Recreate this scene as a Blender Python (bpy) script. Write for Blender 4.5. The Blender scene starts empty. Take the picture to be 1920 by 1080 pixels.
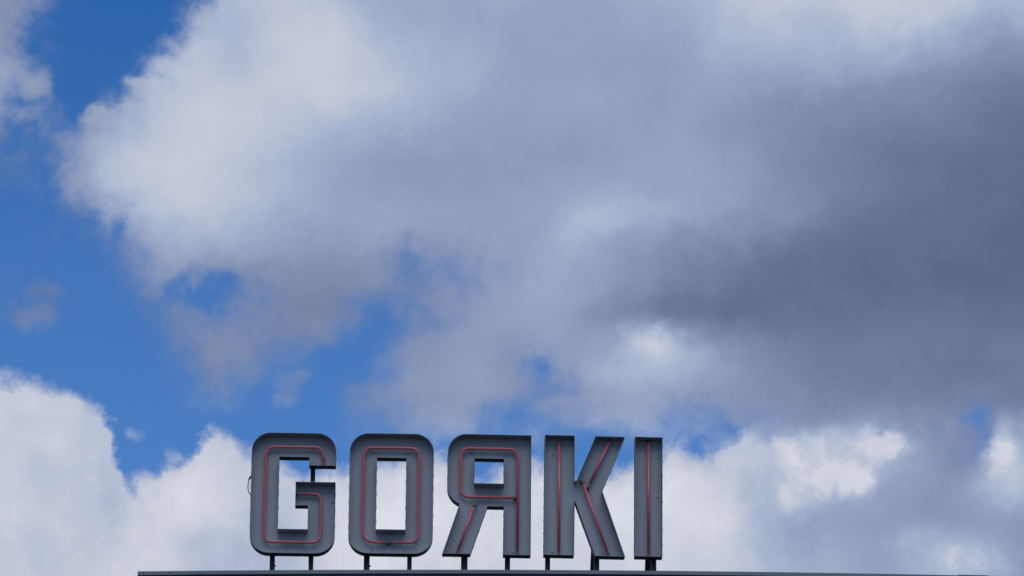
import bpy, bmesh, math
from mathutils import Vector, Matrix
from mathutils.geometry import tessellate_polygon

scene = bpy.context.scene
C = scene.collection
rad = math.radians

# ------------------------------------------------------------------ camera
cam_data = bpy.data.cameras.new("camera")
cam_data.sensor_width = 36.0
cam_data.lens = 187.5
cam_data.clip_start = 0.1
cam_data.clip_end = 20000.0
cam = bpy.data.objects.new("camera", cam_data)
C.objects.link(cam)
PITCH, ROLL = rad(20.2), 0.008
fwd = Vector((0, math.cos(PITCH), math.sin(PITCH)))
up0 = Vector((0, -math.sin(PITCH), math.cos(PITCH)))
right0 = Vector((1, 0, 0))
right = right0 * math.cos(ROLL) + up0 * math.sin(ROLL)
up = -right0 * math.sin(ROLL) + up0 * math.cos(ROLL)
m = Matrix((right, up, -fwd)).transposed().to_4x4()
m.translation = Vector((0, 0, 1.6))
cam.matrix_world = m
scene.camera = cam

# ------------------------------------------------------------------ exposure
scene.view_settings.view_transform = 'Standard'
scene.view_settings.look = 'None'
scene.view_settings.exposure = 0.0
scene.view_settings.gamma = 1.0
scene.view_settings.use_curve_mapping = False

# ------------------------------------------------------------------ sun: high behind the photographer, veiled by cloud, so its light is soft
SUN_EL = rad(58)
SUN_AZ = rad(178)                      # from +Y towards +X
to_sun = Vector((math.sin(SUN_AZ) * math.cos(SUN_EL), math.cos(SUN_AZ) * math.cos(SUN_EL), math.sin(SUN_EL)))
sd = bpy.data.lights.new("sun", 'SUN')
sd.energy = 1.4
sd.angle = rad(50)
sd.color = (1.0, 0.96, 0.9)
sun = bpy.data.objects.new("sun", sd)
sun.rotation_euler = to_sun.to_track_quat('Z', 'Y').to_euler()
sun.location = (0, -30, 60)
C.objects.link(sun)

# ------------------------------------------------------------------ sky: Nishita blue with a procedural cloud field
# Weather map of the cloud bank over the roof: one row per elevation step, one entry per azimuth step.
# Each entry is cloud cover, cloud lightness, and crispness of the cumulus edge.
AZ0, AZ1, EL0, EL1 = -6.1, 6.1, 17.0, 23.4
SKY_MAP = [
 '167690167 167689167 167689167 167686167 167693167 167702167 167683167 167650167 167643167 167659167 167700167 167725167 167723167 167712167 167708167 167705167 167708167 167710167 167709167 207702167 407699167 531680167 740651167 833625167 833607167 833583167 833601167 833628167 833605167 833565167 833559167',
 '167690167 167689167 167689167 167686167 167693167 167702167 167683167 167650167 167643167 167659167 167700167 167725167 167723167 167712167 167708167 167705167 167708167 167710167 167709167 207702167 407699167 531680167 740651167 833625167 833607167 833583167 833601167 833628167 833605167 833565167 833559167',
 '167692167 167692167 167685167 167672167 167688167 167711167 167683167 167641167 167635167 167661167 167712167 167737167 166729167 167715167 167712167 167707167 166709167 167713167 167713167 206711167 407710167 530696167 739658167 833620167 833612167 833585167 834590167 834618167 834608167 834564167 834555167',
 '167693167 167692167 167682167 167665167 167657167 167704167 167722167 167701167 167673167 167675167 166721167 167747167 168747167 166736167 166734167 167733167 168721167 166726167 166727167 206731167 405727167 528712167 739656167 833582167 833577167 833568167 832560167 831562167 829560167 831554167 832553167',
 '167697167 167695167 167678167 167668167 167662167 167682167 166710167 167706167 167686167 167681167 168697167 164715167 158723167 172726167 173721167 163720167 157723167 171724167 173725167 202727167 414739167 520708167 711640167 836677167 833658167 833600167 841570167 845559167 861620167 848672167 841682167',
 '167695167 167694167 167693167 167685167 167674167 167675167 169682167 167690167 166689167 166688167 161699167 209704167 276703167 146703167 130692167 220691167 283691167 143691167 134691167 268699167 328708167 392704167 523679167 798666167 833677167 833663167 750607167 697552167 536526167 677608167 755640167',
 '167691167 167693167 167694167 167684167 167674167 167671167 156653167 186624167 185574167 168553167 227547167 349547167 492559167 635567167 575564167 367561167 454569167 441581167 706592167 679586167 494554167 520555167 609557167 735553167 833546167 833560167 790558167 604535167 509534167 685555167 754558167',
 '165669167 165673167 166673167 166646167 167579167 208513167 421507167 566519167 347540167 170548167 162537167 411532167 656554167 814571167 830572167 607560167 458544167 683572167 831594167 829597167 823585167 825561167 829537167 833516167 833498167 833487167 835481167 850478167 864475167 847474167 841474167',
 '192589166 187596166 183578166 175531166 166520167 286520167 519526167 613532167 583528167 445522167 198526167 280545167 575559167 821566167 836571167 671557167 595572167 758591167 833636167 833666167 832640167 832588167 832534167 833502167 833487167 833487167 833488167 830486167 828483167 831482167 832481167',
 '245493169 246490168 246489168 210503168 184509168 314508167 475519167 528530167 533533167 659517167 592517167 266524167 408529167 664557167 773572167 856581167 851578167 836562167 833540167 833511167 834496167 834473167 834468167 833464167 833468167 833470167 833469167 834468167 834464167 834459167 834456167',
 '240505156 240503157 241503159 213515160 308530162 562545163 563545165 540535166 718533167 829531167 853521167 749531167 572533167 529543167 512570167 670584167 754598167 833589167 833561167 833522167 833486167 833474167 833458167 833460167 833457167 833453167 833450167 833447167 833446167 833444167 833442167',
 '239507310 241507292 237516275 258532260 402553245 709603231 858625212 861609184 843585169 833567167 830568167 769563167 555548167 529559167 609586167 680600167 759612167 833602167 833574167 833547167 833527167 833504167 833479167 833463167 833459167 833458167 833454167 833452167 833452167 833444167 833438167',
 '272507689 252506671 297524654 444571638 617626623 777670609 829684538 829668341 832633193 833607167 834600167 839607167 859603167 862583167 853579167 847584167 840613167 833635167 833632167 833629167 833606167 833584167 833554167 833528167 833494167 833468167 833459167 833455167 833452167 833444167 833441167',
 '404506844 358513846 469553848 721625849 831679850 838691852 834689755 834679443 834655206 833623167 833594167 832575167 829571167 828573167 830577167 831585167 832591167 833594167 833593167 833587167 833595167 833584167 833562167 833542167 833522167 833500167 833476167 833461167 833457167 833452167 833449167',
 '455517831 393524831 447560831 692607831 826654830 834684830 833690732 833677423 833658201 833627167 833607167 834582167 834570167 834566167 834564167 834573167 834568167 833573167 833575167 833586167 833586167 833570167 833555167 833526167 833505167 833488167 833479167 833471167 833462167 833455167 833453167',
 '605596834 509580834 326562834 375575834 615614834 803666834 835692731 833694415 833678197 833660167 833651167 833631167 833612167 833598167 833584167 833577167 833582167 833587167 833582167 833580167 833580167 833557167 833546167 833537167 833526167 833512167 833501167 833490167 833480167 833472167 833471167',
 '744606833 556587833 259561833 150562833 261589833 626647833 813680727 834682406 833688192 833689167 833688167 833683167 833659167 833631167 833609167 833591167 833591167 833599167 833592167 833576167 833585167 833581167 833564167 833557167 833552167 833541167 833529167 833518167 833509167 833496167 833489167',
 '760551833 497549833 220540833 165542833 159570833 309611833 732661723 830646396 833676188 833693167 833695167 833674167 833645167 833624167 833607167 833589167 833584167 833579167 833580167 833579167 833591167 833611167 833612167 833621167 833624167 833622167 833611167 833591167 833568167 833546167 833534167',
 '759544833 571552833 324538833 223532833 176552833 156584833 578634719 812640387 833668183 833683167 833673167 833630167 833611167 833598167 833595167 833592167 833590167 833590167 833595167 833601167 833614167 833642167 833656167 833645167 833650167 833677167 833680167 833662167 833642167 833623167 833608167',
 '759546833 590556833 364538833 256533833 179555833 168581833 489619715 806649376 833680179 833676167 833638167 833616167 833606167 833607167 833607167 833607167 833607167 833602167 833608167 833621167 833647167 833674167 833683167 833683167 833683167 833696167 833704167 833700167 833686167 833665167 833642167',
 '759546833 590556833 364538833 256533833 179555833 168581833 489619715 806649376 833680179 833676167 833638167 833616167 833606167 833607167 833607167 833607167 833607167 833602167 833608167 833621167 833647167 833674167 833683167 833683167 833683167 833696167 833704167 833700167 833686167 833665167 833642167',
]
# top outline of the low cumulus: azimuth, elevation (degrees)
CUMULUS_TOP = [(-6.16, 19.13), (-5.80, 19.11), (-5.61, 19.11), (-5.51, 19.10), (-5.43, 19.08), (-5.37, 18.99), (-5.07, 18.96), (-4.82, 18.89), (-4.58, 18.78), (-4.49, 18.62), (-4.45, 18.28), (-4.40, 17.97), (-4.31, 17.88), (-4.20, 17.98), (-4.13, 18.03), (-3.89, 18.13), (-3.78, 18.24), (-3.66, 18.36), (-3.51, 18.45), (-3.47, 18.66), (-3.40, 18.73), (-3.32, 18.67), (-3.22, 18.38), (-3.12, 18.40), (-2.97, 18.38), (-2.76, 18.28), (-2.58, 18.26), (-2.48, 18.07), (-2.39, 18.02), (-2.21, 18.01), (-2.11, 18.13), (-1.97, 18.23), (-1.85, 18.30), (-1.61, 18.39), (-1.37, 18.41), (-1.07, 18.37), (-0.83, 18.43), (-0.65, 18.35), (-0.40, 18.15), (-0.25, 18.14), (-0.16, 18.21), (-0.07, 18.23), (0.17, 18.23), (0.32, 18.26), (0.50, 18.17), (0.74, 18.14), (0.98, 18.17), (1.13, 18.23), (1.25, 18.30), (1.40, 18.21), (1.55, 18.32), (1.74, 18.50), (1.95, 18.55), (2.13, 18.46), (2.34, 18.39), (2.44, 18.44), (2.52, 18.60), (2.66, 18.69), (2.82, 18.64), (2.91, 18.48), (3.09, 18.57), (3.40, 18.71)]
CUMULUS_END = (2.78, 3.23)
# bright puffs: azimuth, elevation, half width, half height, weight
PUFFS = [(3.27, 18.42, 0.451, 0.332, 0.85), (3.09, 18.03, 0.329, 0.298, 0.50), (3.46, 18.04, 0.536, 0.241, 0.85), (3.81, 18.40, 0.585, 0.332, 0.80), (4.19, 18.47, 0.402, 0.206, 0.80), (3.90, 18.07, 0.402, 0.264, 0.60), (2.97, 18.42, 0.305, 0.344, 0.40), (5.70, 18.21, 0.463, 0.367, 1.00), (5.60, 18.52, 0.232, 0.367, 0.80), (5.11, 17.25, 0.762, 0.378, 0.52), (4.66, 17.43, 0.512, 0.275, 0.28), (5.25, 17.17, 0.488, 0.252, 0.35), (4.51, 18.58, 0.305, 0.172, 0.30), (3.14, 17.51, 0.549, 0.344, 0.25), (3.86, 17.44, 0.731, 0.286, 0.16), (-3.75, 18.35, 0.110, 0.149, 0.50), (-4.27, 18.56, 0.158, 0.103, 0.45)]
# wisps (+) and blue gaps (-) in the thin veil: azimuth, elevation, half width, half height, cover
WISPS = [(-5.28, 20.05, 0.219, 0.138, 0.50), (-5.45, 19.79, 0.280, 0.160, 0.50), (-2.50, 19.06, 0.207, 0.195, 0.42), (-2.33, 19.18, 0.146, 0.103, 0.40), (-2.59, 18.86, 0.158, 0.103, 0.34), (-4.44, 20.81, 0.183, 0.195, -0.22), (-3.43, 20.10, 0.579, 0.195, -0.42), (-1.07, 20.45, 0.183, 0.286, -0.12), (-0.30, 20.17, 0.207, 0.149, -0.10), (-4.70, 21.95, 0.244, 0.103, 0.45), (-4.33, 22.18, 0.207, 0.103, 0.50), (-5.48, 22.22, 0.244, 0.229, 0.40), (-3.77, 19.79, 0.244, 0.344, 0.12), (-3.28, 19.57, 0.488, 0.286, 0.15), (-2.80, 19.81, 0.305, 0.172, 0.12), (2.52, 18.74, 0.134, 0.092, -0.30), (4.21, 18.68, 0.122, 0.092, -0.25), (5.23, 18.73, 0.280, 0.149, -0.20), (5.37, 18.48, 0.207, 0.138, -0.18), (2.13, 18.49, 0.183, 0.115, -0.40), (0.37, 19.34, 0.183, 0.126, -0.25), (0.10, 19.34, 0.122, 0.115, -0.20), (0.01, 18.51, 0.244, 0.115, 0.15), (-0.77, 18.76, 0.366, 0.138, 0.12), (-1.63, 19.06, 0.427, 0.264, 0.22), (-2.07, 19.76, 0.427, 0.195, 0.25), (-0.02, 19.20, 0.366, 0.252, 0.20), (0.53, 18.91, 0.366, 0.149, 0.25), (0.89, 18.77, 0.244, 0.103, 0.15), (-0.67, 20.31, 0.670, 0.344, 0.08)]
# lit (+) and shaded (-) swellings of the bank: azimuth, elevation, half width, half height, lightness
SWELLS = [(1.68, 19.60, 0.579, 0.229, 0.075), (1.40, 19.29, 0.488, 0.229, 0.02), (1.83, 20.03, 1.036, 0.229, -0.03), (0.85, 20.86, 0.549, 0.206, 0.03)]

world = bpy.data.worlds.new("World")
scene.world = world
world.use_nodes = True
nt = world.node_tree
nt.nodes.clear()
N, Lk = nt.nodes, nt.links

def val(x, sock):
    if isinstance(x, (int, float)):
        sock.default_value = x
    elif isinstance(x, (tuple, list)):
        sock.default_value = x
    else:
        Lk.new(x, sock)

def mth(op, a, b=0.0, c=0.0, clamp=False):
    n = N.new('ShaderNodeMath'); n.operation = op; n.use_clamp = clamp
    val(a, n.inputs[0]); val(b, n.inputs[1]); val(c, n.inputs[2])
    return n.outputs[0]

def vmth(op, a, b=(0, 0, 0), c=(0, 0, 0)):
    n = N.new('ShaderNodeVectorMath'); n.operation = op
    val(a, n.inputs[0])
    if op == 'SCALE':
        val(b, n.inputs['Scale'])
    else:
        val(b, n.inputs[1])
        if op == 'MULTIPLY_ADD':
            val(c, n.inputs[2])
    return n.outputs[0]

def smap(x, a, b, c=0.0, d=1.0, smooth=True):
    n = N.new('ShaderNodeMapRange')
    n.interpolation_type = 'SMOOTHSTEP' if smooth else 'LINEAR'
    val(x, n.inputs[0]); val(a, n.inputs[1]); val(b, n.inputs[2]); val(c, n.inputs[3]); val(d, n.inputs[4])
    return n.outputs[0]

def noise(vec, scale, detail=6.0, rough=0.55, dist=0.0):
    n = N.new('ShaderNodeTexNoise'); n.noise_dimensions = '3D'
    val(vec, n.inputs['Vector']); n.inputs['Scale'].default_value = scale
    n.inputs['Detail'].default_value = detail; n.inputs['Roughness'].default_value = rough
    n.inputs['Distortion'].default_value = dist
    return n.outputs['Fac'], n.outputs['Color']

def mixf(f, a, b):
    n = N.new('ShaderNodeMix'); n.data_type = 'FLOAT'
    val(f, n.inputs[0]); val(a, n.inputs[2]); val(b, n.inputs[3])
    return n.outputs[0]

def mixc(f, a, b):
    n = N.new('ShaderNodeMix'); n.data_type = 'RGBA'
    val(f, n.inputs[0]); val(a, n.inputs[6]); val(b, n.inputs[7])
    return n.outputs[2]

tc = N.new('ShaderNodeTexCoord')
dirv = vmth('NORMALIZE', tc.outputs['Generated'])

# turbulence bends the cloud outlines, coarse and fine
_, w1 = noise(dirv, 70.0, 2.0, 0.5)
_, w2 = noise(dirv, 260.0, 5.0, 0.6)
wa = vmth('SCALE', vmth('SUBTRACT', w1, (0.5, 0.5, 0.5)), WARP_COARSE := 0.0085)
wb = vmth('SCALE', vmth('SUBTRACT', w2, (0.5, 0.5, 0.5)), WARP_FINE := 0.0050)
dw = vmth('ADD', vmth('ADD', dirv, wa), wb)
sx = N.new('ShaderNodeSeparateXYZ'); Lk.new(dw, sx.inputs[0])
az = mth('MULTIPLY', mth('ARCTAN2', sx.outputs[0], sx.outputs[1]), 57.29578)
el = mth('MULTIPLY', mth('ARCSINE', sx.outputs[2]), 57.29578)
fa = smap(az, AZ0, AZ1, 0.0, 1.0, smooth=False)
row_pos = smap(el, EL0, EL1, 1.0, float(len(SKY_MAP) - 2), smooth=False)

def group_node(name, n_in, build):
    """build a small node group once (its own tree keeps editing quick) and return a function that uses it"""
    global N, Lk
    g = bpy.data.node_groups.new(name, 'ShaderNodeTree')
    for k in range(n_in):
        g.interface.new_socket(name='in%d' % k, in_out='INPUT', socket_type='NodeSocketFloat')
    g.interface.new_socket(name='out', in_out='OUTPUT', socket_type='NodeSocketVector')
    keep = N, Lk
    N, Lk = g.nodes, g.links
    gi, go = N.new('NodeGroupInput'), N.new('NodeGroupOutput')
    Lk.new(build(*[gi.outputs[k] for k in range(n_in)]), go.inputs[0])
    N, Lk = keep
    def use(*args):
        n = N.new('ShaderNodeGroup'); n.node_tree = g
        for k, a in enumerate(args):
            Lk.new(a, n.inputs[k])
        return n.outputs[0]
    return use

def build_map(fa, row_pos):
    acc = None
    for j, text in enumerate(SKY_MAP):
        entries = text.split()
        rp = N.new('ShaderNodeValToRGB')
        cr = rp.color_ramp
        cr.interpolation = 'CARDINAL'
        n_e = len(entries)
        while len(cr.elements) < n_e:
            cr.elements.new(0.5)
        for i, e in enumerate(entries):
            cr.elements[i].position = i / (n_e - 1)
        for i, e in enumerate(entries):
            cr.elements[i].color = (int(e[0:3]) / 1000, int(e[3:6]) / 1000, int(e[6:9]) / 1000, 1.0)
        Lk.new(fa, rp.inputs[0])
        d = mth('ABSOLUTE', mth('SUBTRACT', row_pos, float(j)))
        a = mth('MAXIMUM', mth('SUBTRACT', 1.5, d), 0.0)
        b = mth('MAXIMUM', mth('SUBTRACT', 0.5, d), 0.0)
        w = mth('SUBTRACT', mth('MULTIPLY', mth('MULTIPLY', a, a), 0.5), mth('MULTIPLY', mth('MULTIPLY', b, b), 1.5))
        wv = N.new('ShaderNodeCombineXYZ')
        for k in range(3):
            Lk.new(w, wv.inputs[k])
        acc = vmth('MULTIPLY_ADD', rp.outputs[0], wv.outputs[0], acc if acc is not None else (0, 0, 0))
    return acc
acc = group_node('cloud_map', 2, build_map)(fa, row_pos)
dec = vmth('MULTIPLY_ADD', acc, (1.5, 1.5, 1.5), (-0.25, -0.25, -0.25))
s3 = N.new('ShaderNodeSeparateXYZ'); Lk.new(dec, s3.inputs[0])
cover_map, light_map, crisp_map = s3.outputs

# the rest of the sky goes on with the same broken cloud
gb, _ = noise(dirv, 7.0, 5.0, 0.5)
gs, _ = noise(vmth('ADD', dirv, (3.1, 1.7, 0.4)), 9.0, 4.0, 0.5)
cover_gen = smap(gb, 0.36, 0.56)
light_gen = smap(gs, 0.3, 0.7, 0.5, 0.86, smooth=False)
sd0 = N.new('ShaderNodeSeparateXYZ'); Lk.new(dirv, sd0.inputs[0])
az0 = mth('MULTIPLY', mth('ARCTAN2', sd0.outputs[0], sd0.outputs[1]), 57.29578)
el0 = mth('MULTIPLY', mth('ARCSINE', sd0.outputs[2]), 57.29578)
inside = mth('MULTIPLY', smap(mth('ABSOLUTE', az0), 6.1, 8.0, 1.0, 0.0),
             mth('MULTIPLY', smap(el0, 15.0, 17.0), smap(el0, 23.5, 25.5, 1.0, 0.0)))
cover0 = mixf(inside, cover_gen, cover_map)
light0 = mixf(inside, light_gen, light_map)
crisp = mth('MAXIMUM', mth('MINIMUM', mixf(inside, 0.3, crisp_map), 1.0), 0.0)

f1, _ = noise(dirv, 150.0, 8.0, 0.6, 0.3)
f2, _ = noise(vmth('ADD', dirv, (5.2, 0.3, 2.2)), 110.0, 7.0, 0.52, 0.2)
f3, _ = noise(vmth('ADD', dirv, (1.2, 7.3, 0.2)), 420.0, 6.0, 0.55)

ragged = mth('MULTIPLY', mth('SUBTRACT', f1, 0.5), 2.2)
def blob(b):
    du = mth('MULTIPLY', mth('SUBTRACT', az, b[0]), 1.0 / b[2])
    dv = mth('MULTIPLY', mth('SUBTRACT', el, b[1]), 1.0 / b[3])
    d2 = mth('ADD', mth('MULTIPLY_ADD', du, du, mth('MULTIPLY', dv, dv)), ragged)
    return mth('MAXIMUM', mth('SUBTRACT', 1.0, mth('MULTIPLY', d2, 0.55)), 0.0)

# upper layer: the big soft cloud bank and its veil
for b in WISPS:
    q = blob(b)
    cover0 = mth('MULTIPLY_ADD', mth('MULTIPLY', q, q), b[4], cover0)
cover0 = mth('MAXIMUM', mth('MINIMUM', cover0, 1.2), -0.2)
cc0 = mth('MAXIMUM', mth('MINIMUM', cover0, 1.0), 0.0)
c_edge = mth('MULTIPLY', mth('MULTIPLY', cc0, mth('SUBTRACT', 1.0, cc0)), 4.0, clamp=True)
torn = mth('ADD', mth('MULTIPLY', mth('SUBTRACT', f1, 0.5), mixf(crisp, 0.85, 1.0)), mth('MULTIPLY', mth('SUBTRACT', f3, 0.5), mixf(crisp, 0.28, 0.36)))
cov = mth('MULTIPLY_ADD', torn, c_edge, cover0)
half = mixf(crisp, 0.49, 0.38)
alpha = smap(cov, mth('SUBTRACT', 0.5, half), mth('ADD', 0.5, half))
light = mth('ADD', light0, mth('MULTIPLY', mth('SUBTRACT', f2, 0.5), 0.055))
for b in SWELLS:
    q = blob(b)
    light = mth('MULTIPLY_ADD', mth('MULTIPLY', q, q), b[4], light)
light = mth('ADD', light, mth('MULTIPLY', mth('SUBTRACT', f3, 0.5), 0.015))

# lower layer: crisp white cumulus under a scalloped top outline, and loose puffs
# the outline itself is frayed sideways as well as up and down
f4, _ = noise(vmth('ADD', dirv, (0.2, 2.3, 6.2)), 230.0, 8.0, 0.68, 0.4)
az_p = mth('ADD', az, mth('ADD', mth('MULTIPLY', mth('SUBTRACT', f4, 0.5), 0.28), mth('MULTIPLY', mth('SUBTRACT', f1, 0.5), 0.34)))
third = len(CUMULUS_TOP) // 3 + 1

def build_outline(a):
    top = None
    for part in (CUMULUS_TOP[:third], CUMULUS_TOP[third - 1:2 * third], CUMULUS_TOP[2 * third - 1:]):
        a0, a1 = part[0][0], part[-1][0]
        rp = N.new('ShaderNodeValToRGB')
        cr = rp.color_ramp
        cr.interpolation = 'LINEAR'
        while len(cr.elements) < len(part):
            cr.elements.new(0.5)
        for i, p in enumerate(part):
            cr.elements[i].position = (p[0] - a0) / (a1 - a0)
        for i, p in enumerate(part):
            v_ = (p[1] - 15.0) / 10.0
            cr.elements[i].color = (v_, v_, v_, 1)
        Lk.new(smap(a, a0, a1, 0.0, 1.0, smooth=False), rp.inputs[0])
        top = rp.outputs[0] if top is None else mixf(mth('GREATER_THAN', a, a0), top, rp.outputs[0])
    return mth('MULTIPLY_ADD', top, 10.0, 15.0)
outline = group_node('cumulus_outline', 1, build_outline)
# degrees below the outline, averaged over a small width so that steep flanks stay soft
rise, depth = 0.0, 0.0
for off in (-0.10, -0.04, 0.04, 0.10):
    dd = mth('SUBTRACT', outline(mth('ADD', az_p, off)), el)
    depth = mth('MULTIPLY_ADD', dd, 0.25, depth)
    rise = mth('MULTIPLY_ADD', mth('MAXIMUM', mth('MINIMUM', dd, 0.35), -0.35), 0.25, rise)
puff = 0.0
for b in PUFFS:
    q = blob(b)
    puff = mth('MULTIPLY_ADD', mth('MULTIPLY', q, q), b[4], puff)
fluff = mth('ADD', mth('MULTIPLY', mth('SUBTRACT', f1, 0.5), 0.55), mth('MULTIPLY', mth('SUBTRACT', f4, 0.5), 0.32))
field = mth('ADD', mth('MULTIPLY', rise, 1.6), fluff)
in_band = mth('MULTIPLY', smap(mth('ABSOLUTE', az0), 6.1, 7.0, 1.0, 0.0), smap(el0, 15.0, 16.5))
bank_end = smap(mth('MULTIPLY_ADD', fluff, 0.8, az), CUMULUS_END[0], CUMULUS_END[1], 1.0, 0.0)
alpha_b = mth('MULTIPLY', smap(field, -0.20, 0.26), bank_end)
puff_n = mth('ADD', puff, mth('MULTIPLY', fluff, 1.5))
alpha_p = mth('MULTIPLY', smap(puff_n, 0.0, 1.15), smap(puff, 0.0, 0.25))
alpha_c = mth('MULTIPLY', mth('MAXIMUM', alpha_b, alpha_p), in_band)
light_p = smap(mth('MULTIPLY_ADD', fluff, 1.1, puff), 0.0, 1.3, 0.64, 0.82, smooth=False)
light_b = mixf(smap(depth, 0.30, 0.0), mth('MAXIMUM', light0, 0.68), 0.775)
light_c = mixf(alpha_b, light_p, light_b)
light_c = mth('ADD', light_c, mth('MULTIPLY', mth('SUBTRACT', f2, 0.5), 0.12))
light_c = mth('ADD', light_c, mth('MULTIPLY', mth('SUBTRACT', f3, 0.5), 0.03))
light = mixf(alpha_c, light, light_c)
alpha = mth('SUBTRACT', 1.0, mth('MULTIPLY', mth('SUBTRACT', 1.0, alpha), mth('SUBTRACT', 1.0, alpha_c)))

def lin(c):
    c = c / 255.0
    return c / 12.92 if c <= 0.04045 else ((c + 0.055) / 1.055) ** 2.4
STRENGTH = 0.1
cloud = N.new('ShaderNodeValToRGB')
stops = [(70, (58, 70, 98)), (104, (89, 104, 135)), (124, (112, 124, 155)), (145, (131, 145, 177)), (165, (152, 165, 194)),
         (182, (170, 182, 207)), (195, (187, 195, 214)),
         (203, (198, 203, 218)), (214, (210, 214, 225)), (222, (218, 222, 232)), (240, (240, 242, 247))]
cr = cloud.color_ramp
while len(cr.elements) < len(stops):
    cr.elements.new(0.5)
for i, (g, c) in enumerate(stops):
    cr.elements[i].position = g / 255.0
for i, (g, c) in enumerate(stops):
    cr.elements[i].color = (lin(c[0]), lin(c[1]), lin(c[2]), 1)
Lk.new(light, cloud.inputs[0])
cloud_col = vmth('SCALE', cloud.outputs[0], 1.0 / STRENGTH)

sky = N.new('ShaderNodeTexSky')
sky.sky_type = 'NISHITA'
sky.sun_disc = False
sky.sun_elevation = SUN_EL
sky.sun_rotation = SUN_AZ
sky.altitude = 0.0
sky.air_density = 1.0
sky.dust_density = 0.0
sky.ozone_density = 10.0
# deep blue up high, a little thin haze in the air lower down
hz = smap(el0, 23.4, 10.0, 0.0, 2.2, smooth=False)
hv = N.new('ShaderNodeCombineXYZ')
for k, cc in enumerate((0.048, 0.064, 0.082)):
    Lk.new(mth('MULTIPLY', hz, cc / STRENGTH), hv.inputs[k])
sky_col = vmth('MULTIPLY_ADD', sky.outputs[0], SKY_TINT := (0.31, 0.72, 1.04), hv.outputs[0])

bg = N.new('ShaderNodeBackground')
bg.inputs['Strength'].default_value = STRENGTH
Lk.new(mixc(alpha, sky_col, cloud_col), bg.inputs['Color'])
out = N.new('ShaderNodeOutputWorld')
Lk.new(bg.outputs[0], out.inputs[0])

# ------------------------------------------------------------------ materials
def material(name, base, rough=0.5, metallic=0.0, spec=0.5, vary=0.12, scale=6.0, bump=0.0, streak=False, coat=0.0):
    mt = bpy.data.materials.new(name)
    mt.use_nodes = True
    t = mt.node_tree
    b = t.nodes['Principled BSDF']
    b.inputs['Roughness'].default_value = rough
    b.inputs['Metallic'].default_value = metallic
    b.inputs['Specular IOR Level'].default_value = spec
    b.inputs['Coat Weight'].default_value = coat
    co = t.nodes.new('ShaderNodeTexCoord')
    mp = t.nodes.new('ShaderNodeMapping')
    mp.inputs['Scale'].default_value = (1, 1, 0.12) if streak else (1, 1, 1)
    t.links.new(co.outputs['Object'], mp.inputs[0])
    n1 = t.nodes.new('ShaderNodeTexNoise')
    n1.inputs['Scale'].default_value = scale
    n1.inputs['Detail'].default_value = 6
    n1.inputs['Roughness'].default_value = 0.6
    t.links.new(mp.outputs[0], n1.inputs['Vector'])
    rm = t.nodes.new('ShaderNodeMapRange')
    rm.inputs[1].default_value = 0.3; rm.inputs[2].default_value = 0.7
    rm.inputs[3].default_value = 1 - vary; rm.inputs[4].default_value = 1 + vary
    t.links.new(n1.outputs['Fac'], rm.inputs[0])
    mx = t.nodes.new('ShaderNodeVectorMath'); mx.operation = 'SCALE'
    mx.inputs[0].default_value = base
    t.links.new(rm.outputs[0], mx.inputs['Scale'])
    t.links.new(mx.outputs[0], b.inputs['Base Color'])
    n2 = t.nodes.new('ShaderNodeTexNoise')
    n2.inputs['Scale'].default_value = scale * 9
    t.links.new(co.outputs['Object'], n2.inputs['Vector'])
    r2 = t.nodes.new('ShaderNodeMapRange')
    r2.inputs[3].default_value = rough * 0.8; r2.inputs[4].default_value = min(1, rough * 1.25)
    t.links.new(n2.outputs['Fac'], r2.inputs[0])
    t.links.new(r2.outputs[0], b.inputs['Roughness'])
    if bump:
        bp = t.nodes.new('ShaderNodeBump')
        bp.inputs['Strength'].default_value = bump
        bp.inputs['Distance'].default_value = 0.01
        t.links.new(n1.outputs['Fac'], bp.inputs['Height'])
        t.links.new(bp.outputs[0], b.inputs['Normal'])
    return mt

M_PANEL = material('grey_sign_paint', (0.240, 0.285, 0.33), 0.55, vary=0.16, scale=4.0, streak=True)
M_DARK = material('black_outer_paint', (0.012, 0.012, 0.014), 0.6, vary=0.2, scale=8.0)
M_TUBE = material('pink_neon_glass', (0.45, 0.100, 0.125), 0.3, vary=0.10, scale=30.0)
M_END = material('electrode_sleeve', (0.13, 0.12, 0.10), 0.6, vary=0.3, scale=60.0)
M_POST = material('black_steel', (0.016, 0.016, 0.019), 0.5, vary=0.25, scale=10.0)
M_BOLT = material('bolt_steel', (0.21, 0.25, 0.29), 0.45, vary=0.2, scale=40.0)
M_CABLE = material('black_cable', (0.012, 0.012, 0.014), 0.5)
M_CAP = material('zinc_capping', (0.125, 0.165, 0.205), 0.5, vary=0.10, scale=3.0)
M_FASCIA = material('dark_fascia', (0.10, 0.10, 0.12), 0.7, vary=0.12, scale=3.0)
M_WALL = material('grey_render', (0.30, 0.29, 0.28), 0.9, vary=0.12, scale=1.2, bump=0.2)
M_ROOF = material('roof_felt', (0.06, 0.06, 0.06), 0.9, vary=0.25, scale=5.0)
M_GROUND = material('asphalt', (0.05, 0.05, 0.052), 0.95, vary=0.25, scale=0.6)

# ------------------------------------------------------------------ mesh helpers
def link(name, bm, mats, parent=None, smooth=False, recalc=True):
    if recalc:
        bmesh.ops.recalc_face_normals(bm, faces=bm.faces)
    me = bpy.data.meshes.new(name)
    bm.to_mesh(me); bm.free()
    for mm in (mats if isinstance(mats, (list, tuple)) else [mats]):
        me.materials.append(mm)
    if smooth:
        for p in me.polygons:
            p.use_smooth = True
    o = bpy.data.objects.new(name, me)
    C.objects.link(o)
    if parent:
        o.parent = parent
    return o

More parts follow.
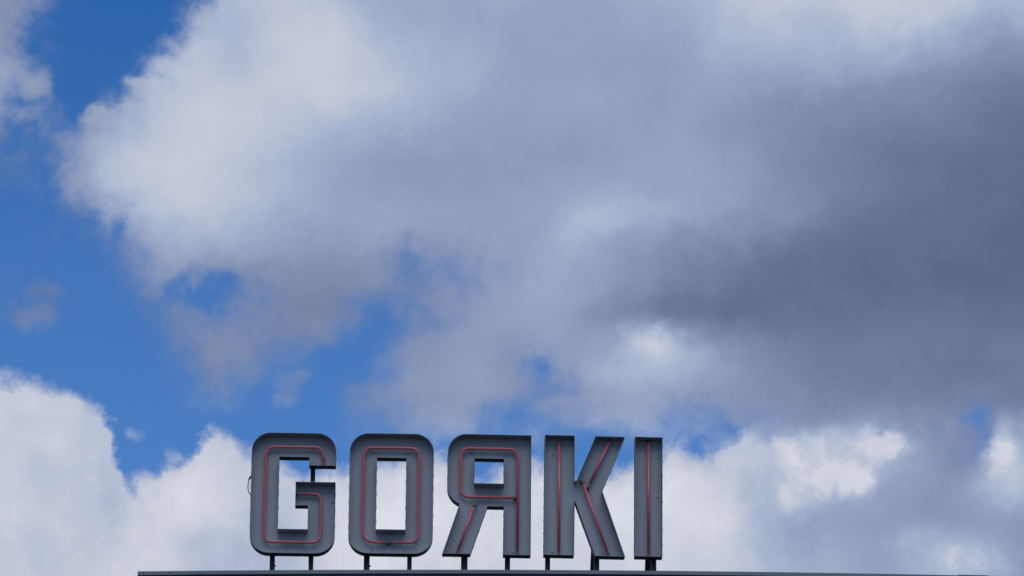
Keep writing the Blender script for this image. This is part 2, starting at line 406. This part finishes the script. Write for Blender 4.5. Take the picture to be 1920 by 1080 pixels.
def box(bm, x0, x1, y0, y1, z0, z1, mi=0):
    v = [bm.verts.new(p) for p in ((x0, y0, z0), (x1, y0, z0), (x1, y1, z0), (x0, y1, z0), (x0, y0, z1), (x1, y0, z1), (x1, y1, z1), (x0, y1, z1))]
    for q in ((3, 2, 1, 0), (4, 5, 6, 7), (0, 1, 5, 4), (1, 2, 6, 5), (2, 3, 7, 6), (3, 0, 4, 7)):
        bm.faces.new([v[i] for i in q]).material_index = mi

def round_path(pts, closed=False, seg=7):
    """pts: (x, z, radius) in a plane; every corner with a radius becomes an arc."""
    res = []
    n = len(pts)
    for i, p in enumerate(pts):
        r = p[2] if len(p) > 2 else 0.0
        P = Vector(p[:2])
        if r <= 0 or (not closed and i in (0, n - 1)):
            res.append(P); continue
        A, B = Vector(pts[i - 1][:2]), Vector(pts[(i + 1) % n][:2])
        u, v = (A - P).normalized(), (B - P).normalized()
        ang = u.angle(v)
        d = r / math.tan(ang / 2)
        c = P + (u + v).normalized() * (r / math.sin(ang / 2))
        s, e = P + u * d - c, P + v * d - c
        tot = s.angle_signed(e)
        for k in range(seg + 1):
            t = -tot * k / seg
            res.append(c + Vector((s.x * math.cos(t) - s.y * math.sin(t), s.x * math.sin(t) + s.y * math.cos(t))))
    return res

def inset(loop, d):
    """offset a closed loop to its left by d"""
    n = len(loop); res = []
    for i in range(n):
        e1 = (loop[i] - loop[i - 1]).normalized()
        e2 = (loop[(i + 1) % n] - loop[i]).normalized()
        n1, n2 = Vector((-e1.y, e1.x)), Vector((-e2.y, e2.x))
        b = (n1 + n2)
        b = b / max(b.length_squared, 1e-6) * 2
        res.append(loop[i] + b * d)
    return res

def area(loop):
    return sum(loop[i - 1].x * loop[i].y - loop[i].x * loop[i - 1].y for i in range(len(loop))) / 2

def strip_walls(bm, loop, t, y0, y1):
    """a sheet metal return: outer skin (dark), inner skin (grey), front lip and back lip"""
    inn = inset(loop, t)
    n = len(loop)
    vo0 = [bm.verts.new((p.x, y0, p.y)) for p in loop]; vo1 = [bm.verts.new((p.x, y1, p.y)) for p in loop]
    vi0 = [bm.verts.new((p.x, y0, p.y)) for p in inn]; vi1 = [bm.verts.new((p.x, y1, p.y)) for p in inn]
    for i in range(n):
        j = (i + 1) % n
        bm.faces.new((vo0[i], vo0[j], vo1[j], vo1[i])).material_index = 1
        bm.faces.new((vi0[i], vi1[i], vi1[j], vi0[j])).material_index = 0
        bm.faces.new((vo0[i], vi0[i], vi0[j], vo0[j])).material_index = 0
        bm.faces.new((vo1[i], vo1[j], vi1[j], vi1[i])).material_index = 1

def slab(bm, loops, y0, y1):
    """a flat plate with holes between depths y0 and y1"""
    flat = [p for lp in loops for p in lp]
    tris = tessellate_polygon([[Vector((p.x, p.y, 0)) for p in lp] for lp in loops])
    f = [bm.verts.new((p.x, y0, p.y)) for p in flat]; b = [bm.verts.new((p.x, y1, p.y)) for p in flat]
    for tr in tris:
        A, B, D = (flat[i] for i in tr)
        cr_ = (B - A).cross(D - A)
        if abs(cr_) < 1e-12:
            continue
        q = tr if cr_ > 0 else tuple(reversed(tr))
        bm.faces.new([f[i] for i in q])
        bm.faces.new([b[i] for i in reversed(q)]).material_index = 1
    k = 0
    for lp in loops:
        n = len(lp)
        for i in range(n):
            j = (i + 1) % n
            bm.faces.new((f[k + j], f[k + i], b[k + i], b[k + j]))
        k += n

def tube(bm, path, r, seg=10, cap=True):
    """path: 3D points"""
    path = [Vector(p) for p in path]
    rings = []
    n = len(path)
    ref = None
    for i in range(n):
        t = (path[min(i + 1, n - 1)] - path[max(i - 1, 0)]).normalized()
        if ref is None:
            ref = Vector((0, 1, 0)) if abs(t.y) < 0.9 else Vector((1, 0, 0))
        a = (ref - t * ref.dot(t)).normalized()
        ref = a
        bb = t.cross(a)
        k = 1.0
        if 0 < i < n - 1:
            c = (path[i] - path[i - 1]).normalized().dot((path[i + 1] - path[i]).normalized())
            k = 1 / max(math.sqrt((1 + c) / 2), 0.6)
        rings.append([bm.verts.new(path[i] + (a * math.cos(2 * math.pi * s / seg) + bb * math.sin(2 * math.pi * s / seg)) * r) for s in range(seg)])
    for i in range(n - 1):
        for s in range(seg):
            s2 = (s + 1) % seg
            bm.faces.new((rings[i][s], rings[i][s2], rings[i + 1][s2], rings[i + 1][s]))
    if cap:
        bm.faces.new(rings[0]); bm.faces.new(list(reversed(rings[-1])))

def dome(bm, c, axis, r, h, seg=8):
    c, axis = Vector(c), Vector(axis).normalized()
    a = axis.orthogonal().normalized(); b = axis.cross(a)
    rows = []
    for k, (rr, hh) in enumerate(((1.0, 0.0), (0.92, 0.55), (0.55, 0.9))):
        rows.append([bm.verts.new(c + axis * h * hh + (a * math.cos(2 * math.pi * s / seg) + b * math.sin(2 * math.pi * s / seg)) * r * rr) for s in range(seg)])
    for k in range(2):
        for s in range(seg):
            s2 = (s + 1) % seg
            bm.faces.new((rows[k][s], rows[k][s2], rows[k + 1][s2], rows[k + 1][s]))
    bm.faces.new(rows[2]); bm.faces.new(list(reversed(rows[0])))

# ------------------------------------------------------------------ ground
bm = bmesh.new()
n = 64
v = [bm.verts.new((6000 * math.cos(2 * math.pi * i / n), 6000 * math.sin(2 * math.pi * i / n), 0)) for i in range(n)]
bm.faces.new(v)
ground = link('ground', bm, M_GROUND)
ground['kind'] = 'structure'

# ------------------------------------------------------------------ building with a gently curved front
def arc_y(x):
    return 47.4313 - 0.01597 * x + 0.0072469 * x * x
def arc_n(x):
    s = -0.01597 + 2 * 0.0072469 * x
    l = math.hypot(1, s)
    return Vector((s / l, -1 / l))            # outward, towards the street
XL, XR = -3.468, 9.0
X_JOINT0, X_JOINT1 = 4.176, 4.45

def swept(bm, x0, x1, profile, seg, caps=True):
    """closed profile of (inward depth, z) swept along the curved front"""
    rows = []
    for i in range(seg + 1):
        x = x0 + (x1 - x0) * i / seg
        nn = arc_n(x)
        rows.append([bm.verts.new((x - nn.x * d, arc_y(x) - nn.y * d, z)) for d, z in profile])
    k = len(profile)
    for i in range(seg):
        for s in range(k):
            s2 = (s + 1) % k
            bm.faces.new((rows[i][s], rows[i][s2], rows[i + 1][s2], rows[i + 1][s]))
    if caps:
        bm.faces.new(rows[0]); bm.faces.new(list(reversed(rows[-1])))

building = bpy.data.objects.new('theatre_building', None)
building.location = (0, 0, 0)
C.objects.link(building)
building['label'] = 'dark theatre building whose roof edge carries the row of sign letters'
building['category'] = 'building'

bm = bmesh.new()      # body: plan polygon with the curved front, from the ground to the roof
front = [Vector((XL + 0.05 + (XR - 0.05 - XL - 0.05) * i / 40, 0)) for i in range(41)]
plan = [Vector((p.x, arc_y(p.x) + 0.05)) for p in front] + [Vector((XR - 0.05, 62)), Vector((XL + 0.05, 62))]
lo = [bm.verts.new((p.x, p.y, 0.0)) for p in plan]; hi = [bm.verts.new((p.x, p.y, 15.6)) for p in plan]
for i in range(len(plan)):
    j = (i + 1) % len(plan)
    bm.faces.new((lo[i], lo[j], hi[j], hi[i]))
bm.faces.new(hi)
link('facade_wall', bm, M_WALL, building)

bm = bmesh.new()
swept(bm, XL + 0.01, XR, [(0.03, 15.55), (0.03, 16.217), (0.24, 16.217), (0.24, 15.55)], 60)
link('fascia', bm, M_FASCIA, building)

bm = bmesh.new()
plan2 = [Vector((p.x, arc_y(p.x) + 0.245)) for p in front] + [Vector((XR - 0.05, 61.9)), Vector((XL + 0.05, 61.9))]
lo = [bm.verts.new((p.x, p.y, 15.605)) for p in plan2]; hi = [bm.verts.new((p.x, p.y, 16.20)) for p in plan2]
for i in range(len(plan2)):
    j = (i + 1) % len(plan2)
    bm.faces.new((lo[i], lo[j], hi[j], hi[i]))
bm.faces.new(hi)
link('roof_deck', bm, M_ROOF, building)

cap_profile = [(0.0, 16.224), (0.0, 16.260), (0.245, 16.268), (0.245, 16.22), (0.018, 16.22), (0.018, 16.224)]
bm = bmesh.new()
swept(bm, XL, XR, cap_profile, 80)
cap = link('roof_capping', bm, M_CAP, building)
bm = bmesh.new()
swept(bm, X_JOINT0, X_JOINT1, [(-0.004, 16.222), (-0.004, 16.2655), (0.247, 16.2735), (0.247, 16.262), (0.0, 16.262), (0.0, 16.222)], 3)
link('joint_cover', bm, M_CAP, cap)
for x in (-3.41, -3.17):
    bm = bmesh.new()
    nn = arc_n(x)
    dome(bm, (x, arc_y(x), 16.243), (nn.x, nn.y, 0), 0.006, 0.004)
    link('cap_screw', bm, M_DARK, cap, smooth=True)

# ------------------------------------------------------------------ sign letters
T = 0.110                # depth of the open trough
Z0 = 16.46               # underside of the letters
TUBE_D, TUBE_R = 0.062, 0.0135
GROUP = 'neon letters standing along the roof edge'

bolt_mesh = None
def bolt(parent, x, z):
    global bolt_mesh
    if bolt_mesh is None:
        bm = bmesh.new()
        dome(bm, (0, 0, 0), (0, -1, 0), 0.012, 0.008, 10)
        o = link('bolt', bm, M_BOLT, parent, smooth=True)
        bolt_mesh = o.data
    else:
        o = bpy.data.objects.new('bolt', bolt_mesh)
        C.objects.link(o); o.parent = parent
    o.location = (x, T - 0.0062, z)

def post(parent, x0, x1, z_top, y0=0.117, y1=0.167, clamp=False):
    """steel channel: two flanges and a recessed web"""
    bm = bmesh.new()
    zb = 16.19 - Z0
    t = min(0.012, (x1 - x0) * 0.28)
    box(bm, x0, x0 + t, y0, y1, zb, z_top)
    box(bm, x1 - t, x1, y0, y1, zb, z_top)
    box(bm, x0 + t, x1 - t, y0 + 0.014, y0 + 0.022, zb, z_top)
    o = link('post', bm, M_POST, parent)
    bm = bmesh.new()
    box(bm, x0 - 0.03, x1 + 0.03, y0 - 0.03, y1 + 0.03, zb + 0.002, zb + 0.012)
    link('base_plate', bm, M_POST, o)
    if clamp:
        bm = bmesh.new()
        dome(bm, (x1, y0 + 0.02, -0.085), (1, 0, 0), 0.009, 0.012, 6)
        link('clamp_bolt', bm, M_POST, o)
    return o

def brace(parent, xa, xb, z_top, back=0.30, lean=0.012):
    """flat bar that runs from the post backwards down to the roof"""
    bm = bmesh.new()
    zb = 16.19 - Z0
    ya, yb = 0.172, 0.172 + back
    h = 0.10
    P = [(xa, ya, z_top), (xb, ya, z_top), (xb, ya, z_top - h), (xa, ya, z_top - h)]
    Q = [(xa + lean, yb, zb + h), (xb + lean * 1.3, yb, zb + h), (xb + lean * 1.3, yb, zb), (xa + lean, yb, zb)]
    p = [bm.verts.new(q) for q in P]; q = [bm.verts.new(q_) for q_ in Q]
    for i in range(4):
        j = (i + 1) % 4
        bm.faces.new((p[i], p[j], q[j], q[i]))
    bm.faces.new(p); bm.faces.new(list(reversed(q)))
    return link('brace', bm, M_POST, parent)

def rivets(parent, segs, step=0.13):
    """small screw heads along the outer skin; segs: (x, z_from, z_to, side)"""
    bm = bmesh.new()
    for (xa, za, xb, zb, nx, nz) in segs:
        L = math.hypot(xb - xa, zb - za)
        k = max(1, int(L / step))
        for i in range(k):
            t = (i + 0.5) / k + (0.06 * math.sin(7.3 * i + xa * 31 + za * 17)) / k
            x, z = xa + (xb - xa) * t, za + (zb - za) * t
            for d in (0.014, 0.084):
                dome(bm, (x, d, z), (nx, 0, nz), 0.006, 0.0055, 6)
    o = link('rivets', bm, M_DARK, parent)
    o['kind'] = 'stuff'
    return o

def neon(parent, pts, ends, r=TUBE_R):
    """pts: rounded path in the letter's plane; ends: for start and end, the (dx, dz) the sleeve runs on before it turns into the panel"""
    path = round_path(pts, False, 6)
    p3 = [Vector((p.x, TUBE_D, p.y)) for p in path]
    bm = bmesh.new()
    tube(bm, p3, r, 12)
    o = link('neon_tube', bm, M_TUBE, parent, smooth=True)
    for k, e in enumerate(ends):
        a = p3[0] if k == 0 else p3[-1]
        b = p3[1] if k == 0 else p3[-2]
        dv = (a - b).normalized()
        bm = bmesh.new()
        c = a + dv * e
        tube(bm, [a - dv * 0.004, a + dv * e * 0.5, c, c + dv * 0.012 + Vector((0, 0.012, 0)), c + dv * 0.015 + Vector((0, T - 0.004 - TUBE_D, 0))], r * 1.08, 10)
        link('electrode', bm, M_END, o, smooth=True)
    # glass stand-offs behind the tube
    total = [0.0]
    for i in range(1, len(p3)):
        total.append(total[-1] + (p3[i] - p3[i - 1]).length)
    L = total[-1]
    cnt = max(2, int(L / 0.45) + 1)
    for q in range(cnt):
        s = L * (q + 0.5) / cnt
        for i in range(1, len(p3)):
            if total[i] >= s:
                f = (s - total[i - 1]) / (total[i] - total[i - 1])
                c = p3[i - 1].lerp(p3[i], f)
                break
        bm = bmesh.new()
        tube(bm, [c + Vector((0, r * 0.5, 0)), c + Vector((0, T - 0.004 - TUBE_D, 0))], 0.004, 6)
        link('tube_support', bm, M_END, o)
    return o

def letter(name, label, x, y, yaw, outer, holes, bolts):
    root = bpy.data.objects.new(name, None)
    C.objects.link(root)
    root.location = (x, y, Z0)
    root.rotation_euler = (0, 0, yaw)
    root['label'] = label
    root['category'] = 'sign letter'
    root['group'] = GROUP
    lo_ = round_path(outer, True, 9)
    if area(lo_) < 0:
        lo_.reverse()
    hs = []
    for h in holes:
        hh = [Vector(p) for p in h]
        if area(hh) > 0:
            hh.reverse()
        hs.append(hh)
    bm = bmesh.new()
    for lp in [lo_] + hs:
        strip_walls(bm, lp, 0.003, 0.0, T)
    link('side_return', bm, [M_PANEL, M_DARK], root)
    bm = bmesh.new()
    slab(bm, [inset(lp, 0.0034) for lp in [lo_] + hs], T - 0.006, T - 0.001)
    link('back_panel', bm, [M_PANEL, M_DARK], root, recalc=False)
    for (bx, bz) in bolts:
        bolt(root, bx, bz)
    return root

H = 1.181
# --- G
g = letter('sign_letter', 'leftmost roof letter, a grey G with a black cable loop on its left side', -2.0218, 47.601, 0.022,
           [(-0.413, 0, .18), (0.382, 0, .18), (0.382, 0.701), (0.006, 0.701), (0.006, 0.469), (0.1265, 0.469), (0.1265, 0.235),
            (-0.1525, 0.235), (-0.1525, 0.946), (0.130, 0.946), (0.130, 0.864), (0.382, 0.864), (0.382, H + .003, .18), (-0.413, H + .003, .18)], [],
           [(-0.159, 1.017), (0.119, 1.021), (-0.148, 0.065), (0.117, 0.066), (0.352, 0.534)])
neon(g, [(0.260, 0.912), (0.260, 1.062, .075), (-0.281, 1.062, .075), (-0.281, 0.125, .07), (0.248, 0.125, .07), (0.248, 0.601, .06), (0.058, 0.601)], [0.012, 0.025])
post(g, -0.222, -0.174, 0.9, clamp=True)
post(g, 0.142, 0.186, 0.95)
brace(g, 0.128, 0.150, 0.75)
rivets(g, [(-0.413, 0.2, -0.413, 0.98, -1, 0), (0.382, 0.2, 0.382, 0.68, 1, 0), (0.382, 0.88, 0.382, 1.0, 1, 0), (-0.1525, 0.26, -0.1525, 0.92, 1, 0), (-0.22, 0, 0.2, 0, 0, -1)])
bm = bmesh.new()
tube(bm, [(-0.408, 0.104, 0.785), (-0.421, 0.100, 0.774), (-0.4335, 0.1, 0.745), (-0.442, 0.1, 0.700), (-0.4425, 0.1, 0.665), (-0.437, 0.1, 0.632), (-0.428, 0.1, 0.612), (-0.419, 0.100, 0.596), (-0.406, 0.104, 0.585)], 0.0045, 8)
link('cable', bm, M_CABLE, g, smooth=True)
bm = bmesh.new()
tube(bm, [(-0.409, 0.1015, 0.783), (-0.421, 0.1, 0.774), (-0.433, 0.1, 0.746)], 0.0085, 8)
link('cable_gland', bm, M_CABLE, g, smooth=True)

# --- O
o_ = letter('sign_letter', 'grey letter O with a tall slot, second from the left on the roof', -1.1103, 47.590, 0.024,
            [(-0.402, 0, .18), (0.389, 0, .18), (0.389, H, .18), (-0.402, H, .18)],
            [[(-0.1445, 0.235), (0.1305, 0.235), (0.1305, 0.941), (-0.1445, 0.941)]],
            [(-0.181, 1.015), (0.125, 1.015), (-0.175, 0.063), (0.129, 0.063)])
neon(o_, [(-0.071, 0.124), (-0.13, 0.126, .02), (-0.270, 0.142, .10), (-0.270, 1.058, .075), (0.2535, 1.056, .08), (0.2535, 0.128, .085), (0.016, 0.128)], [0.018, 0.014])
post(o_, -0.253, -0.198, 0.9, clamp=True)
post(o_, 0.153, 0.196, 0.9)
rivets(o_, [(-0.402, 0.2, -0.402, 0.98, -1, 0), (0.389, 0.2, 0.389, 0.98, 1, 0), (-0.1445, 0.26, -0.1445, 0.92, 1, 0), (0.1305, 0.26, 0.1305, 0.92, -1, 0), (-0.22, 0, 0.2, 0, 0, -1)])

# --- mirrored R
bulge = []
cx, cz, rr = -0.191, 0.662, 0.185
for k in range(9):
    a = math.pi + k * (1.180 / 8)
    bulge.append((cx + rr * math.cos(a), cz + rr * math.sin(a)))
r_ = letter('sign_letter', 'grey mirrored letter R with one slanted leg, in the middle of the roof sign', -0.2141, 47.592, 0.042,
            [(-0.376, H, .18)] + bulge + [(-0.263, 0.484), (-0.417, 0), (-0.154, 0), (0.0, 0.471), (0.1555, 0.471), (0.1525, 0), (0.4095, 0), (0.4095, H)],
            [[(-0.1235, 0.696), (0.1525, 0.696), (0.1525, 0.942), (-0.1235, 0.942)]],
            [(-0.147, 1.015), (0.157, 1.006), (0.248, 0.056)])
neon(r_, [(0.286, 0.040), (0.286, 1.058, .08), (-0.2515, 1.058, .075), (-0.2515, 0.579, .075), (0.232, 0.579)], [0.004, 0.016])
neon(r_, [(-0.1245, 0.482), (-0.272, 0.040)], [0.028, 0.004])
post(r_, -0.236, -0.176, 0.4)
post(r_, 0.174, 0.222, 0.9)

rivets(r_, [(-0.376, 0.68, -0.376, 1.0, -1, 0), (-0.154, 0, 0.0, 0.471, 0.951, -0.31), (0.154, 0.05, 0.154, 0.46, -1, 0), (0.1525, 0.71, 0.1525, 0.93, -1, 0), (-0.1235, 0.71, -0.1235, 0.93, 1, 0), (-0.40, 0, -0.17, 0, 0, -1), (0.18, 0, 0.4, 0, 0, -1)])

# --- K
k_ = letter('sign_letter', 'grey letter K with two slanted arms, beside the narrow last letter', 0.6924, 47.608, 0.055,
            [(-0.376, 0), (-0.0925, 0), (-0.088, 0.540), (0.105, 0), (0.3845, 0), (0.169, 0.643), (0.3845, H - .001), (0.106, H - .001),
             (-0.073, 0.734), (-0.0895, 0.734), (-0.0895, H - .001), (-0.371, H - .001)], [],
            [(-0.286, 1.015), (-0.287, 0.059), (0.079, 1.009), (0.176, 0.063)])
neon(k_, [(-0.2315, 0.035), (-0.2325, 1.108)], [0.004, 0.02])
neon(k_, [(0.243, 1.148), (0.051, 0.712)], [0.012, 0.022])
neon(k_, [(-0.004, 0.722), (0.229, 0.045)], [0.026, 0.004])
post(k_, -0.354, -0.309, 0.9)
post(k_, 0.102, 0.152, 0.3)
brace(k_, 0.080, 0.115, 0.20, lean=0.004)
rivets(k_, [(-0.376, 0.03, -0.373, 1.08, -1, 0), (0.3845, H, 0.169, 0.643, 0.928, -0.372), (-0.36, 0, -0.11, 0, 0, -1), (0.13, 0, 0.37, 0, 0, -1)])

# --- I
i_ = letter('sign_letter', 'narrow grey letter I, rightmost of the roof letters', 1.2955, 47.620, 0.055,
            [(-0.129, 0), (0.131, 0), (0.134, H - .004), (-0.126, H - .004)], [],
            [(0.102, 1.003), (0.096, 0.618)])
neon(i_, [(0.0065, 0.035), (0.0065, 1.122)], [0.004, 0.02])
post(i_, 0.033, 0.083, 0.9)
brace(i_, -0.010, 0.045, 0.25, lean=0.006)
rivets(i_, [(-0.129, 0.06, -0.126, 1.15, -1, 0), (0.131, 0.06, 0.134, 1.15, 1, 0), (-0.11, 0, 0.11, 0, 0, -1)])
